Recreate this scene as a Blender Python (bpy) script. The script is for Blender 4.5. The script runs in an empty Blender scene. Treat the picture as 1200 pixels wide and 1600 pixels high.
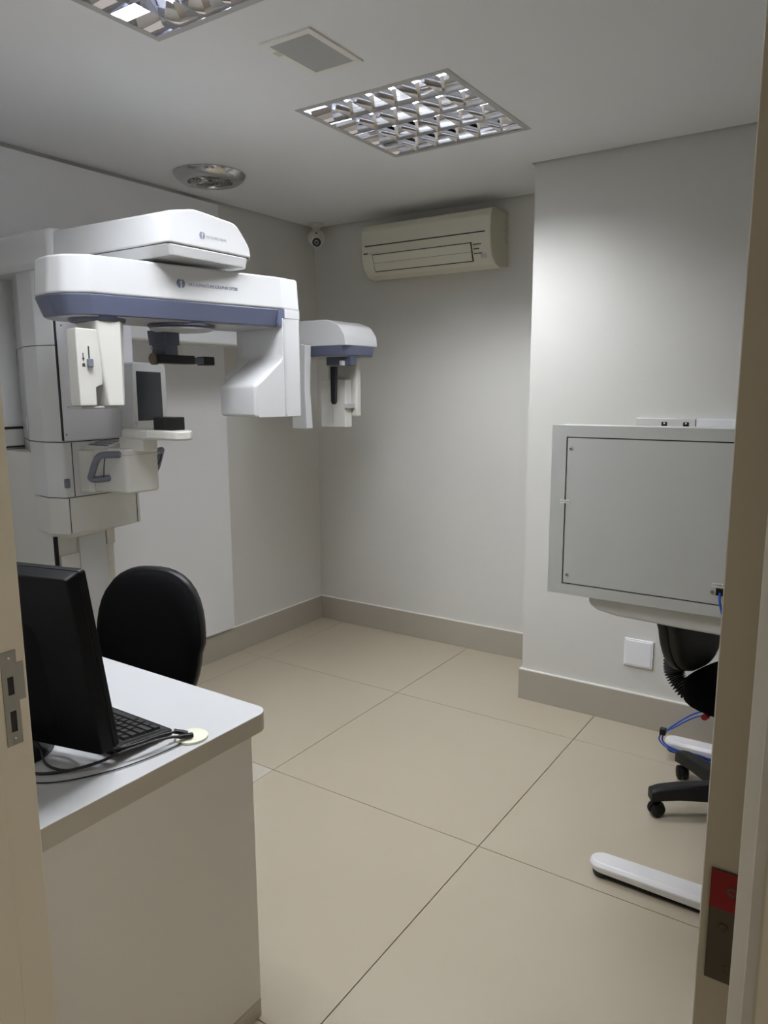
import bpy, bmesh, math, random
from mathutils import Vector, Matrix

# ------------------------------------------------------------------ camera, world, exposure
scn = bpy.context.scene
COL = scn.collection
V = Vector
CAM_H = 1.485
F_PX = 1156.75
yaw, pitch, roll = math.radians(33.8617), math.radians(-9.4862), math.radians(-0.291)
fw = V((-math.sin(yaw) * math.cos(pitch), math.cos(yaw) * math.cos(pitch), math.sin(pitch)))
r0 = V((math.cos(yaw), math.sin(yaw), 0))
u0 = r0.cross(fw)
rt = r0 * math.cos(roll) + u0 * math.sin(roll)
up = rt.cross(fw)
cd = bpy.data.cameras.new('camera')
cd.sensor_fit = 'HORIZONTAL'
cd.sensor_width = 27.0
cd.lens = 27.0 * F_PX / 1200.0
cd.clip_start = 0.02
cam = bpy.data.objects.new('camera', cd)
COL.objects.link(cam)
m = Matrix.Identity(4)
for i in range(3):
    m[i][0], m[i][1], m[i][2] = rt[i], up[i], -fw[i]
m[2][3] = CAM_H
cam.matrix_world = m
scn.camera = cam

world = bpy.data.worlds.new('world')
scn.world = world
world.use_nodes = True
bg = world.node_tree.nodes['Background']
bg.inputs[0].default_value = (1.0, 0.89, 0.74, 1)     # dim warm corridor light outside the room
bg.inputs[1].default_value = 0.25
TUBE_STRENGTH = 62.0
scn.view_settings.view_transform = 'Standard'
scn.view_settings.look = 'None'
scn.view_settings.gamma = 1.0
scn.view_settings.use_curve_mapping = False
scn.view_settings.exposure = 1.2
scn.cycles.use_denoising = True
scn.cycles.max_bounces = 14
scn.cycles.diffuse_bounces = 6
scn.cycles.glossy_bounces = 12
scn.cycles.sample_clamp_indirect = 4.0
scn.cycles.caustics_reflective = True
random.seed(4)

# ------------------------------------------------------------------ materials
def mat(name, col, rough=0.5, metal=0.0, spec=0.5, coat=0.0, noise=0.0, nscale=8.0, bump=0.0, bscale=60.0, emit=None, estr=0.0):
    mt = bpy.data.materials.new(name)
    mt.use_nodes = True
    nt = mt.node_tree
    b = nt.nodes['Principled BSDF']
    b.inputs['Base Color'].default_value = (*col, 1)
    b.inputs['Roughness'].default_value = rough
    b.inputs['Metallic'].default_value = metal
    b.inputs['Specular IOR Level'].default_value = spec
    b.inputs['Coat Weight'].default_value = coat
    b.inputs['Coat Roughness'].default_value = 0.08
    tc = nt.nodes.new('ShaderNodeTexCoord')
    if noise > 0:
        n = nt.nodes.new('ShaderNodeTexNoise')
        n.inputs['Scale'].default_value = nscale
        n.inputs['Detail'].default_value = 5
        nt.links.new(tc.outputs['Object'], n.inputs['Vector'])
        mx = nt.nodes.new('ShaderNodeMix')
        mx.data_type = 'RGBA'
        mx.inputs['A'].default_value = (*[c * (1 - noise) for c in col], 1)
        mx.inputs['B'].default_value = (*[min(1, c * (1 + noise)) for c in col], 1)
        nt.links.new(n.outputs['Fac'], mx.inputs['Factor'])
        nt.links.new(mx.outputs['Result'], b.inputs['Base Color'])
    if bump > 0:
        n2 = nt.nodes.new('ShaderNodeTexNoise')
        n2.inputs['Scale'].default_value = bscale
        n2.inputs['Detail'].default_value = 3
        nt.links.new(tc.outputs['Object'], n2.inputs['Vector'])
        bp = nt.nodes.new('ShaderNodeBump')
        bp.inputs['Strength'].default_value = bump
        bp.inputs['Distance'].default_value = 0.002
        nt.links.new(n2.outputs['Fac'], bp.inputs['Height'])
        nt.links.new(bp.outputs['Normal'], b.inputs['Normal'])
    if emit:
        b.inputs['Emission Color'].default_value = (*emit, 1)
        b.inputs['Emission Strength'].default_value = estr
    return mt

M = {}
M['wall'] = mat('wall_paint', (0.64, 0.63, 0.60), 0.75, noise=0.015, nscale=2.5, bump=0.08, bscale=220)
M['ceiling'] = mat('ceiling_paint', (0.80, 0.80, 0.81), 0.85, noise=0.012, nscale=2.0)
M['board'] = mat('white_board', (0.80, 0.80, 0.815), 0.45, noise=0.012, nscale=3)
M['tile'] = mat('beige_tile', (0.47, 0.413, 0.315), 0.34, spec=0.4, noise=0.045, nscale=2.2, bump=0.03, bscale=9)
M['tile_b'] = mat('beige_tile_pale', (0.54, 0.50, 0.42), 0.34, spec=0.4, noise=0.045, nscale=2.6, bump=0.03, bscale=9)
M['grout'] = mat('grout', (0.16, 0.13, 0.10), 0.9, noise=0.1, nscale=30)
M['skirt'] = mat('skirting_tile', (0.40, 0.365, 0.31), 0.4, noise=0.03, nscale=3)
M['caulk'] = mat('white_caulk', (0.80, 0.78, 0.74), 0.7)
M['frame'] = mat('door_frame_paint', (0.72, 0.665, 0.55), 0.45, noise=0.03, nscale=4, bump=0.05, bscale=60)
M['steel'] = mat('brushed_steel', (0.34, 0.33, 0.31), 0.42, metal=1.0, noise=0.08, nscale=30)
M['steel_dark'] = mat('dark_steel', (0.16, 0.13, 0.10), 0.5, metal=0.7, noise=0.1, nscale=25)
M['red'] = mat('red_paint', (0.30, 0.005, 0.010), 0.5, noise=0.1, nscale=20)
M['chrome'] = mat('chrome', (0.62, 0.61, 0.60), 0.14, metal=1.0, noise=0.04, nscale=10)
M['mirror'] = mat('louver_metal', (0.88, 0.89, 0.95), 0.03, metal=1.0, noise=0.02, nscale=10)
M['lampframe'] = mat('lamp_frame', (0.46, 0.45, 0.44), 0.45)
M['tube'] = mat('tube_glow', (0.9, 0.9, 0.9), 0.5, emit=(0.95, 0.975, 1.0), estr=TUBE_STRENGTH)
M['lampwhite'] = mat('lamp_housing', (0.75, 0.77, 0.8), 0.35)
M['mwhite'] = mat('machine_white', (0.645, 0.65, 0.66), 0.22, coat=0.35, noise=0.01, nscale=3)
M['mpanel'] = mat('machine_panel', (0.74, 0.745, 0.79), 0.30, coat=0.2, noise=0.01, nscale=3)
M['mcream'] = mat('machine_cream', (0.66, 0.65, 0.61), 0.3, coat=0.2, noise=0.012, nscale=3)
M['mblue'] = mat('machine_blue', (0.105, 0.118, 0.185), 0.38, noise=0.02, nscale=6)
M['mnavy'] = mat('machine_navy', (0.060, 0.068, 0.105), 0.38, noise=0.03, nscale=6)
M['mgrey'] = mat('machine_grey', (0.45, 0.45, 0.46), 0.45, noise=0.02, nscale=6)
M['handle'] = mat('handle_blue_grey', (0.15, 0.165, 0.21), 0.45, noise=0.04, nscale=10)
M['seam'] = mat('dark_seam', (0.02, 0.02, 0.022), 0.7)
M['print'] = mat('grey_print', (0.16, 0.19, 0.27), 0.5)
M['printdark'] = mat('dark_print', (0.03, 0.03, 0.03), 0.5)
M['screen'] = mat('dark_screen', (0.028, 0.032, 0.038), 0.16, spec=0.5)
M['black'] = mat('black_plastic', (0.0065, 0.0065, 0.007), 0.45, spec=0.3, noise=0.1, nscale=20)
M['monblack'] = mat('monitor_black', (0.0016, 0.0016, 0.002), 0.5, spec=0.12, noise=0.1, nscale=20)
M['blackgloss'] = mat('black_gloss', (0.006, 0.006, 0.007), 0.2)
M['fabric'] = mat('black_fabric', (0.003, 0.003, 0.0034), 0.9, spec=0.06, noise=0.2, nscale=90, bump=0.2, bscale=500)
M['chairgrey'] = mat('charcoal_vinyl', (0.020, 0.019, 0.017), 0.6, spec=0.3, noise=0.1, nscale=30)
M['key'] = mat('key_black', (0.015, 0.015, 0.016), 0.42, noise=0.1, nscale=40)
M['rubber'] = mat('rubber', (0.008, 0.008, 0.009), 0.6)
M['desk'] = mat('desk_white', (0.55, 0.555, 0.57), 0.40, noise=0.008, nscale=3)
M['deskside'] = mat('desk_side', (0.74, 0.71, 0.66), 0.45, noise=0.01, nscale=3)
M['plinth'] = mat('desk_plinth', (0.50, 0.45, 0.38), 0.5, noise=0.02, nscale=4)
M['grommet'] = mat('cream_plastic', (0.80, 0.80, 0.66), 0.4, noise=0.01, nscale=9)
M['ac'] = mat('aged_cream_plastic', (0.66, 0.64, 0.53), 0.42, noise=0.012, nscale=3)
M['acside'] = mat('aged_cream_side', (0.60, 0.58, 0.46), 0.45, noise=0.02, nscale=4)
M['boxgrey'] = mat('grey_enamel', (0.55, 0.56, 0.545), 0.42, noise=0.012, nscale=4, bump=0.04, bscale=300)
M['boxlight'] = mat('light_grey_plastic', (0.62, 0.62, 0.60), 0.4, noise=0.012, nscale=4)
M['outlet'] = mat('outlet_white', (0.85, 0.86, 0.90), 0.3)
M['footwhite'] = mat('white_enamel', (0.82, 0.81, 0.82), 0.35, noise=0.01, nscale=5)
M['bluecable'] = mat('blue_cable', (0.012, 0.07, 0.42), 0.4)
M['speaker'] = mat('speaker_mesh', (0.42, 0.42, 0.41), 0.8, noise=0.1, nscale=400, bump=0.3, bscale=900)
M['camwhite'] = mat('camera_white', (0.64, 0.63, 0.58), 0.4)

# ------------------------------------------------------------------ helpers
ORG = [V((0, 0, 0))]

def finish(name, bm, material, parent=None, bevel=0.0, seg=3, smooth=True, angle=32):
    bmesh.ops.recalc_face_normals(bm, faces=bm.faces)
    if parent is not None:
        bmesh.ops.translate(bm, verts=bm.verts, vec=-ORG[0])
    me = bpy.data.meshes.new(name)
    bm.to_mesh(me)
    bm.free()
    o = bpy.data.objects.new(name, me)
    me.materials.append(M[material])
    COL.objects.link(o)
    if parent is not None:
        o.parent = parent
    if smooth:
        for p in me.polygons:
            p.use_smooth = True
    if bevel > 0:
        md = o.modifiers.new('bevel', 'BEVEL')
        md.width = bevel
        md.segments = seg
        md.limit_method = 'ANGLE'
        md.angle_limit = math.radians(angle)
        md.harden_normals = True
        md.miter_outer = 'MITER_ARC'
    elif smooth:
        a = math.radians(angle)
        for ed in me.edges:
            pass
        bm2 = bmesh.new()
        bm2.from_mesh(me)
        for ed in bm2.edges:
            if len(ed.link_faces) == 2 and ed.calc_face_angle(0) > a:
                ed.smooth = False
        bm2.to_mesh(me)
        bm2.free()
    return o

def W(x, y, z):
    return V((x, y, z))

def add_prism(bm, pts, d0, d1, fr=W, pts2=None):
    pts2 = pts2 or pts
    a = [bm.verts.new(fr(p[0], p[1], d0)) for p in pts]
    b = [bm.verts.new(fr(p[0], p[1], d1)) for p in pts2]
    n = len(pts)
    bm.faces.new(a)
    bm.faces.new(b)
    for i in range(n):
        bm.faces.new((a[i], a[(i + 1) % n], b[(i + 1) % n], b[i]))

def prism(name, pts, d0, d1, material, parent=None, fr=W, bevel=0.0, seg=3, pts2=None, angle=32):
    bm = bmesh.new()
    add_prism(bm, pts, d0, d1, fr, pts2)
    return finish(name, bm, material, parent, bevel, seg, angle=angle)

def rect(x0, x1, y0, y1):
    return [(x0, y0), (x1, y0), (x1, y1), (x0, y1)]

def add_box(bm, x0, x1, y0, y1, z0, z1, fr=W):
    add_prism(bm, rect(x0, x1, y0, y1), z0, z1, fr)

def box(name, x0, x1, y0, y1, z0, z1, material, parent=None, bevel=0.0, seg=2, fr=W):
    bm = bmesh.new()
    add_box(bm, x0, x1, y0, y1, z0, z1, fr)
    return finish(name, bm, material, parent, bevel, seg)

def rounded(pts, radii, n=6):
    out = []
    N = len(pts)
    for i in range(N):
        p = V((*pts[i], 0))
        r = radii[i] if isinstance(radii, (list, tuple)) else radii
        if r <= 0:
            out.append((p.x, p.y))
            continue
        a = (V((*pts[i - 1], 0)) - p)
        b = (V((*pts[(i + 1) % N], 0)) - p)
        la, lb = a.length, b.length
        a.normalize(); b.normalize()
        half = a.angle(b) / 2
        t = min(r / math.tan(half), la * 0.49, lb * 0.49)
        rr = t * math.tan(half)
        c = p + (a + b).normalized() * (rr / math.sin(half))
        s = p + a * t - c
        e = p + b * t - c
        ang = s.angle(e)
        sg = 1 if s.cross(e).z > 0 else -1
        for k in range(n + 1):
            q = Matrix.Rotation(sg * ang * k / n, 3, 'Z') @ s
            out.append((c.x + q.x, c.y + q.y))
    return out

def add_tube(bm, pts, r, n=10, closed_ends=True, radii=None):
    pts = [V(p) for p in pts]
    rings = []
    ref = None
    for i, p in enumerate(pts):
        t = (pts[min(i + 1, len(pts) - 1)] - pts[max(i - 1, 0)]).normalized()
        if ref is None:
            ref = t.orthogonal().normalized()
        ref = (ref - t * ref.dot(t))
        if ref.length < 1e-6:
            ref = t.orthogonal()
        ref.normalize()
        b = t.cross(ref)
        rr = radii[i] if radii else r
        rings.append([bm.verts.new(p + (ref * math.cos(2 * math.pi * k / n) + b * math.sin(2 * math.pi * k / n)) * rr) for k in range(n)])
    for i in range(len(rings) - 1):
        for k in range(n):
            bm.faces.new((rings[i][k], rings[i][(k + 1) % n], rings[i + 1][(k + 1) % n], rings[i + 1][k]))
    if closed_ends:
        bm.faces.new(rings[0])
        bm.faces.new(rings[-1])

def tube(name, pts, r, material, parent=None, n=10, radii=None):
    bm = bmesh.new()
    add_tube(bm, pts, r, n, True, radii)
    return finish(name, bm, material, parent, angle=50)

def smooth_path(pts, k=8):
    P = [V(p) for p in pts]
    out = []
    for i in range(len(P) - 1):
        p0, p1, p2, p3 = P[max(i - 1, 0)], P[i], P[i + 1], P[min(i + 2, len(P) - 1)]
        for j in range(k):
            t = j / k
            out.append(0.5 * ((2 * p1) + (p2 - p0) * t + (2 * p0 - 5 * p1 + 4 * p2 - p3) * t * t + (3 * p1 - p0 - 3 * p2 + p3) * t ** 3))
    out.append(P[-1])
    return out

def lathe(name, prof, c, material, parent=None, n=40, axis='Z', angle=40, fr=None):
    """prof: list of (r, h); revolve about axis through c"""
    bm = bmesh.new()
    c = V(c)
    def pt(r, h, a):
        if fr:
            return fr(r * math.cos(a), r * math.sin(a), h)
        if axis == 'Z':
            return c + V((r * math.cos(a), r * math.sin(a), h))
        if axis == 'X':
            return c + V((h, r * math.cos(a), r * math.sin(a)))
        return c + V((r * math.cos(a), h, r * math.sin(a)))
    rings = []
    for r, h in prof:
        if r < 1e-6:
            rings.append([bm.verts.new(pt(0, h, 0))])
        else:
            rings.append([bm.verts.new(pt(r, h, 2 * math.pi * k / n)) for k in range(n)])
    for i in range(len(rings) - 1):
        A_, B_ = rings[i], rings[i + 1]
        for k in range(n):
            k2 = (k + 1) % n
            if len(A_) == 1 and len(B_) == 1:
                continue
            if len(A_) == 1:
                bm.faces.new((A_[0], B_[k], B_[k2]))
            elif len(B_) == 1:
                bm.faces.new((A_[k], A_[k2], B_[0]))
            else:
                bm.faces.new((A_[k], A_[k2], B_[k2], B_[k]))
    for R_ in (rings[0], rings[-1]):
        if len(R_) > 1:
            bm.faces.new(R_)
    return finish(name, bm, material, parent, angle=angle)

def text(name, body, size, origin, right, upv, material, parent=None, depth=0.0004, width=None):
    cu = bpy.data.curves.new(name, 'FONT')
    cu.body = body
    cu.size = size
    cu.extrude = depth
    cu.resolution_u = 3
    o = bpy.data.objects.new(name, cu)
    COL.objects.link(o)
    dg = bpy.context.evaluated_depsgraph_get()
    me = bpy.data.meshes.new_from_object(o.evaluated_get(dg))
    bpy.data.objects.remove(o)
    if width:
        k_ = width / max(v.co.x for v in me.vertices)
        for v in me.vertices:
            v.co.x *= k_
    right, upv = V(right).normalized(), V(upv).normalized()
    nn = right.cross(upv)
    off = V(origin) - (ORG[0] if parent is not None else V((0, 0, 0)))
    for v in me.vertices:
        v.co = off + right * v.co.x + upv * v.co.y + nn * v.co.z
    me.materials.clear()
    me.materials.append(M[material])
    o = bpy.data.objects.new(name, me)
    COL.objects.link(o)
    if parent is not None:
        o.parent = parent
    return o

def tag(o, label, cat, group=None):
    o['label'] = label
    o['category'] = cat
    if group:
        o['group'] = group
    return o

def thing(name, label, cat, loc, group=None, rotz=0.0):
    o = bpy.data.objects.new(name, None)
    o.empty_display_size = 0.1
    COL.objects.link(o)
    o.location = loc
    o.rotation_euler = (0, 0, rotz)
    ORG[0] = V(loc)
    tag(o, label, cat, group)
    return o

def struct(o, label=None):
    o['kind'] = 'structure'
    if label:
        o['label'] = label
    return o

# ------------------------------------------------------------------ setting: room shell
XL, YB, YC, XC, ZC, XR = -2.968, 3.679, 3.195, -1.345, 2.44, 0.75
YF0, YF1 = 0.365, 0.500       # door wall
ZT = 2.60
def sbox(name, *a, **k):
    o = box(name, *a, **k)
    struct(o)
    return o
floor = sbox('floor', XL - .15, XR + .15, -1.6, YB + .15, -0.12, -0.004, 'grout')
floor['label'] = 'floor of large beige porcelain tiles with thin dark joints'
TX, TY, TS, J = -0.982, 2.0115, 0.9, 0.0014
ORG[0] = V((0, 0, 0))
for i in range(-3, 3):
    for j in range(-4, 3):
        x0, x1 = max(TX + i * TS, XL), min(TX + (i + 1) * TS, XR)
        y0, y1 = max(TY + j * TS, -1.6), min(TY + (j + 1) * TS, YB)
        if x1 - x0 < .02 or y1 - y0 < .02:
            continue
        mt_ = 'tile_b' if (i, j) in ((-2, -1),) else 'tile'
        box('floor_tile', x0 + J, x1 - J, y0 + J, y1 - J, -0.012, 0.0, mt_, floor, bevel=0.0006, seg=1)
sbox('wall_left', XL - .15, XL, YF0, YB + .15, -.12, ZT, 'wall')
sbox('wall_back', XL, XR + .15, YB, YB + .15, -.12, ZT, 'wall')
sbox('wall_recess', XC, XR, YC, YB, -.004, ZT, 'wall')
sbox('wall_right', XR, XR + .15, YF0, YB, -.12, ZT, 'wall')
DL, DR, DZ = -0.8985, -0.0407, 2.10      # door rebates
wf = sbox('wall_front', XL, DL - .04, YF0, YF1, -.004, ZT, 'wall')
bm = bmesh.new()
add_box(bm, DR + .04, XR, YF0, YF1, -.004, ZT)
add_box(bm, DL - .04, DR + .04, YF0, YF1, DZ + .04, ZT)
struct(finish('wall_front_header', bm, 'wall'))
# ceiling slab with a shadow gap along the walls and openings for the two light troughs
LAMPS = [(-1.795, -1.19, 2.13, 2.775), (-1.765, -1.16, 0.875, 1.52)]
G = 0.014
bm = bmesh.new()
lx0, lx1 = -1.80, -1.155
def cslab(x0, x1, y0, y1):
    if x1 > x0 and y1 > y0:
        add_box(bm, x0, x1, y0, y1, ZC, ZC + .03)
cx0, cx1, cy0, cy1 = XL + G, XR - G, YF1 + G, YB - G
cuts = sorted([(l[2] + .012, l[3] - .012, l[0] + .012, l[1] - .012) for l in LAMPS])
yy = cy0
for (a, b, xa, xb) in cuts:
    cslab(cx0, cx1, yy, a)
    cslab(cx0, xa, a, b)
    cslab(xb, cx1, a, b)
    yy = b
cslab(cx0, cx1, yy, YC - G)
cslab(cx0, XC - G, YC - G, cy1)
struct(finish('ceiling', bm, 'ceiling'))
sbox('ceiling_upper', XL, XR, YF0, YB, ZT - .02, ZT + .1, 'seam')
# baseboards: tile strips with a pale caulk line on top
BH = 0.147
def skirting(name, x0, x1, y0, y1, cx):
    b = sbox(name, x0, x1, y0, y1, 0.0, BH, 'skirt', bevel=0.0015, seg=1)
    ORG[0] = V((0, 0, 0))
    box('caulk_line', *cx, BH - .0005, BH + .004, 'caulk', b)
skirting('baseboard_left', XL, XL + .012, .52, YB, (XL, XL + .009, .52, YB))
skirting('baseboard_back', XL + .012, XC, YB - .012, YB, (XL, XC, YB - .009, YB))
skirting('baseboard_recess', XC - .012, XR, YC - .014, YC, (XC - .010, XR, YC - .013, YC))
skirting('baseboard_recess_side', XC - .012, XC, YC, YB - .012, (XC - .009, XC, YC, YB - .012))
# unseen corridor shell added to shade the door casing; open right end lights the jamb
sbox('wall_corridor_blocker', XL - .15, XR + .15, -1.75, -1.6, -.12, ZT, 'wall')
sbox('wall_corridor_end_blocker', XL - .15, XL, -1.6, YF0, -.12, ZT, 'wall')
sbox('ceiling_corridor_blocker', XL - .15, XR + .15, -1.6, YF0, ZC, ZT, 'ceiling')
# white mounting board on the left wall
pn = sbox('wall_panel', XL, XL + .03, 0.95, 2.863, 0.162, 2.420, 'board', bevel=0.001, seg=1)
pn['label'] = 'tall white mounting board on the left wall'
bm = bmesh.new()
add_box(bm, XL + .03, XL + .05, 0.95, 1.72, 1.262, 1.330)
tr = struct(finish('trim_1', bm, 'boxlight', bevel=.002))
ORG[0] = V((0, 0, 0))
box('shadow_joint', XL + .0302, XL + .0515, .95, 1.72, 1.330, 1.339, 'seam', tr)
box('shadow_joint', XL + .0302, XL + .0515, .95, 1.72, 1.256, 1.262, 'seam', tr)

# door frame (jambs with rebate and stop), open door leaf with hinge
def jamb(name, xr, s):
    # s=+1: opening lies to +x of this jamb; xr = rebate face
    st = xr + s * .005
    bk = xr - s * .05
    cs = xr - s * .008
    pts = [(bk, YF1 + .002), (xr, YF1 + .002), (xr, .455), (st, .455), (st, .424), (cs, .402), (cs, .362), (cs - s * .006, .355), (bk - s * .06, .355), (bk - s * .06, YF0), (bk, YF0)]
    rad = [0, .002, 0, .0015, .007, .004, .003, .003, .003, 0, 0]
    return struct(prism(name, rounded(pts, rad, 5), 0.0, DZ, 'frame'))
jl = jamb('trim_2', DL, 1)
jl['label'] = 'cream painted left door jamb with a steel strike plate'
jr = jamb('trim_3', DR, -1)
jr['label'] = 'brownish right door jamb with a rounded corner'
hd = sbox('trim_4', DL - .04, DR + .04, .372, YF1, DZ, DZ + .04, 'frame')
# strike plate on left jamb
ORG[0] = V((0, 0, 0))
def jf(a, b, d):       # a = y, b = z, d = out from the jamb
    return V((DL + d, a, b))
bm = bmesh.new()
ys = [.468, .4745, .4825, .4885]
zs = [1.032, 1.050, 1.078, 1.100, 1.124, 1.158]
for i in range(3):
    for k in range(5):
        if i == 1 and k in (1, 3):
            continue
        add_box(bm, ys[i], ys[i + 1], zs[k], zs[k + 1], -.001, .0018, jf)
add_box(bm, .4885, .497, 1.090, 1.140, -.001, .0018, jf)
bmesh.ops.remove_doubles(bm, verts=bm.verts, dist=1e-5)
sp = finish('strike_plate', bm, 'steel', jl, smooth=False)
sp['label'] = 'dull steel strike plate'
for k in (1, 3):
    box('bolt_hole_shade', ys[1], ys[2], zs[k], zs[k + 1], -.0005, .0004, 'seam', sp, fr=jf)  # dark inset painted as the shade inside each bolt hole
for z in (1.041, 1.149):
    lathe('screw', [(0.0022, .0018), (0.0016, .0026), (0, .0026)], (0, 0, 0), 'chrome', sp, n=12, fr=lambda a, b, h, z=z: jf(.4785 + a, z + b, h))
# open door leaf (hinge edge faces the doorway)
dl = struct(box('door_1', DR - .036, DR, .508, 1.335, .008, DZ - .004, 'frame', bevel=.0015, seg=1))
dl['label'] = 'open door leaf seen on its hinge edge'
def hf(a, b, d):       # a = x, b = z, d towards the camera
    return V((a, .508 - d, b))
hg = box('hinge_leaf', DR - .030, DR - .001, 1.077, 1.160, .0002, .0022, 'steel_dark', dl, fr=hf)
hg['label'] = 'dark steel hinge leaf'
rp = box('red_paint', DR - .030, DR - .001, 1.132, 1.160, .0022, .0026, 'red', hg, fr=hf)
rp['label'] = 'red painted end of the hinge'
for (x, z) in ((DR - .016, 1.147), (DR - .0205, 1.118), (DR - .016, 1.087)):
    lathe('screw', [(0.0036, .0024), (0.0036, .0029), (0.0026, .0031), (0.0018, .0025), (0, .0025)], (0, 0, 0), 'steel_dark', hg, n=14, fr=lambda a, b, h, x=x, z=z: hf(x + a, z + b, h))

# ------------------------------------------------------------------ ceiling fittings
def lamp(x0, x1, y0, y1, label):
    t = thing('ceiling_light', label, 'ceiling light', ((x0 + x1) / 2, (y0 + y1) / 2, ZC), 'louvered square ceiling lights')
    zt = ZC + .080
    w = .022
    bm = bmesh.new()
    for (a, b, c, d) in ((x0, x1, y0, y0 + w), (x0, x1, y1 - w, y1), (x0, x0 + w, y0 + w, y1 - w), (x1 - w, x1, y0 + w, y1 - w)):
        add_box(bm, a, b, c, d, ZC - .0022, ZC - .0002)
    finish('frame', bm, 'lampframe', t, bevel=.0006, seg=1)
    a0, a1, b0, b1 = x0 + w, x1 - w, y0 + w, y1 - w
    bm = bmesh.new()
    add_box(bm, a0 - .004, a1 + .004, b0 - .004, b1 + .004, zt, zt + .004)
    finish('housing', bm, 'lampwhite', t)
    bm = bmesh.new()
    for (a, b, c, d) in ((a0 - .003, a1 + .003, b0 - .003, b0), (a0 - .003, a1 + .003, b1, b1 + .003), (a0 - .003, a0, b0, b1), (a1, a1 + .003, b0, b1)):
        add_box(bm, a, b, c, d, ZC - .0018, zt)
    finish('side_reflector', bm, 'mirror', t)
    rows = 4
    rw = (b1 - b0) / rows
    for k in range(rows):
        yc = b0 + rw * (k + .5)
        tube('fluorescent_tube', [(a0 + .012, yc, ZC + .050), (a1 - .012, yc, ZC + .050)], .0125, 'tube', t, n=12)
    zb, zl = ZC - .001, ZC + .043
    # longitudinal parabolic reflectors (wide at the top, sharp at the bottom)
    for k in range(rows + 1):
        yc = b0 + rw * k
        prof = []
        for s in range(6):
            u = s / 5
            prof.append((.0012 + .034 * u ** 1.8, zb + (zl - zb) * u))
        left = [(-p, z) for p, z in prof][::-1]
        if k == 0:
            poly = [(0, zl)] + [(0, zb)] + prof
        elif k == rows:
            poly = left + [(0, zb), (0, zl)]
        else:
            poly = left + prof
        prism('parabolic_reflector', poly, a0, a1, 'mirror', t, fr=lambda a, b, d, yc=yc: V((d, yc + a, b)), angle=60)
    nb = 6
    for k in range(1, nb):
        xc = a0 + (a1 - a0) * k / nb
        poly = [(-.009, zl - .002), (-.0045, zb + .022), (-.0008, zb), (.0008, zb), (.0045, zb + .022), (.009, zl - .002)]
        prism('louver_blade', poly, b0, b1, 'mirror', t, fr=lambda a, b, d, xc=xc: V((xc + a, d, b)), angle=60)
    return t
lamp(*LAMPS[0], 'louvered square ceiling light near the air conditioner, wholly in view')
lamp(*LAMPS[1], 'louvered square ceiling light cut off by the top of the photo')

t = thing('ceiling_speaker', 'small flat square ceiling speaker with a grey mesh between the lights', 'speaker', (-1.46, 1.815, ZC))
bm = bmesh.new()
x0, x1, y0, y1, w = -1.548, -1.366, 1.690, 1.940, .021
for (a, b, c, d) in ((x0, x1, y0, y0 + w), (x0, x1, y1 - w, y1), (x0, x0 + w, y0 + w, y1 - w), (x1 - w, x1, y0 + w, y1 - w)):
    add_box(bm, a, b, c, d, ZC - .006, ZC - .0002)
finish('frame', bm, 'caulk', t, bevel=.001, seg=1)
box('mesh_grille', x0 + w - .001, x1 - w + .001, y0 + w - .001, y1 - w + .001, ZC - .0045, ZC - .0003, 'speaker', t)
box('label_tag', x0 + .001, x0 + .018, 1.745, 1.772, ZC - .0068, ZC - .006, 'acside', t)

# round chrome air vent
c = (-2.615, 2.505)
t = thing('ceiling_vent', 'round chrome ceiling air vent with a crossed wire grille', 'vent', (*c, ZC))
lathe('bowl', [(.158, -.0003), (.160, -.006), (.150, -.022), (.128, -.036), (.112, -.040), (.100, -.036), (.097, -.020), (.095, -.004), (.093, -.004), (.093, -.0003)], (*c, ZC), 'chrome', t, n=56)
lathe('dark_throat', [(.0945, -.006), (.0945, -.0085), (0, -.0085)], (*c, ZC), 'seam', t)
for s in (1, -1):
    for k in range(14):
        a = 2 * math.pi * k / 14
        pts = []
        for j in range(7):
            u = j / 6
            rr = .012 + .084 * u
            an = a + s * 1.25 * u
            pts.append((c[0] + rr * math.cos(an), c[1] + rr * math.sin(an), ZC - .028 - (.001 if s > 0 else -.001)))
        tube('grille_wire', pts, .0017, 'chrome', t, n=5)

# security camera
c = V((-2.868, 3.572, ZC))
t = thing('security_camera', 'small white dome security camera on the ceiling in the far corner', 'camera', c)
lathe('mount', [(.044, -.0003), (.045, -.008), (.036, -.018), (.022, -.024), (.020, -.046)], c, 'camwhite', t, n=28)
lathe('ball_housing', [(.019, -.040), (.036, -.046), (.046, -.062), (.049, -.080), (.044, -.100), (.032, -.114), (0, -.120)], c, 'camwhite', t, n=28)
ld = V((.62, -.72, -.42)).normalized()
lr = ld.cross(V((0, 0, 1))).normalized()
lu = lr.cross(ld)
lc = c + V((0, 0, -.090))
def lf(a, b, h):
    return lc + lr * a + lu * b + ld * h
lathe('lens_barrel', [(.032, .0), (.032, .062), (.030, .066), (.026, .066), (.026, .058), (0, .058)], c, 'camwhite', t, n=28, fr=lf)
lathe('lens', [(.0255, .0582), (.0255, .062), (.017, .0625), (.012, .060), (.008, .063), (0, .065)], c, 'blackgloss', t, n=24, fr=lf)
lathe('lens_ring', [(.014, .0632), (.012, .0642), (.011, .0634)], c, 'steel', t, n=20, fr=lf)
box('logo_mark', -.006, .006, .034, .048, .030, .0325, 'printdark', t, fr=lf)

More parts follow.
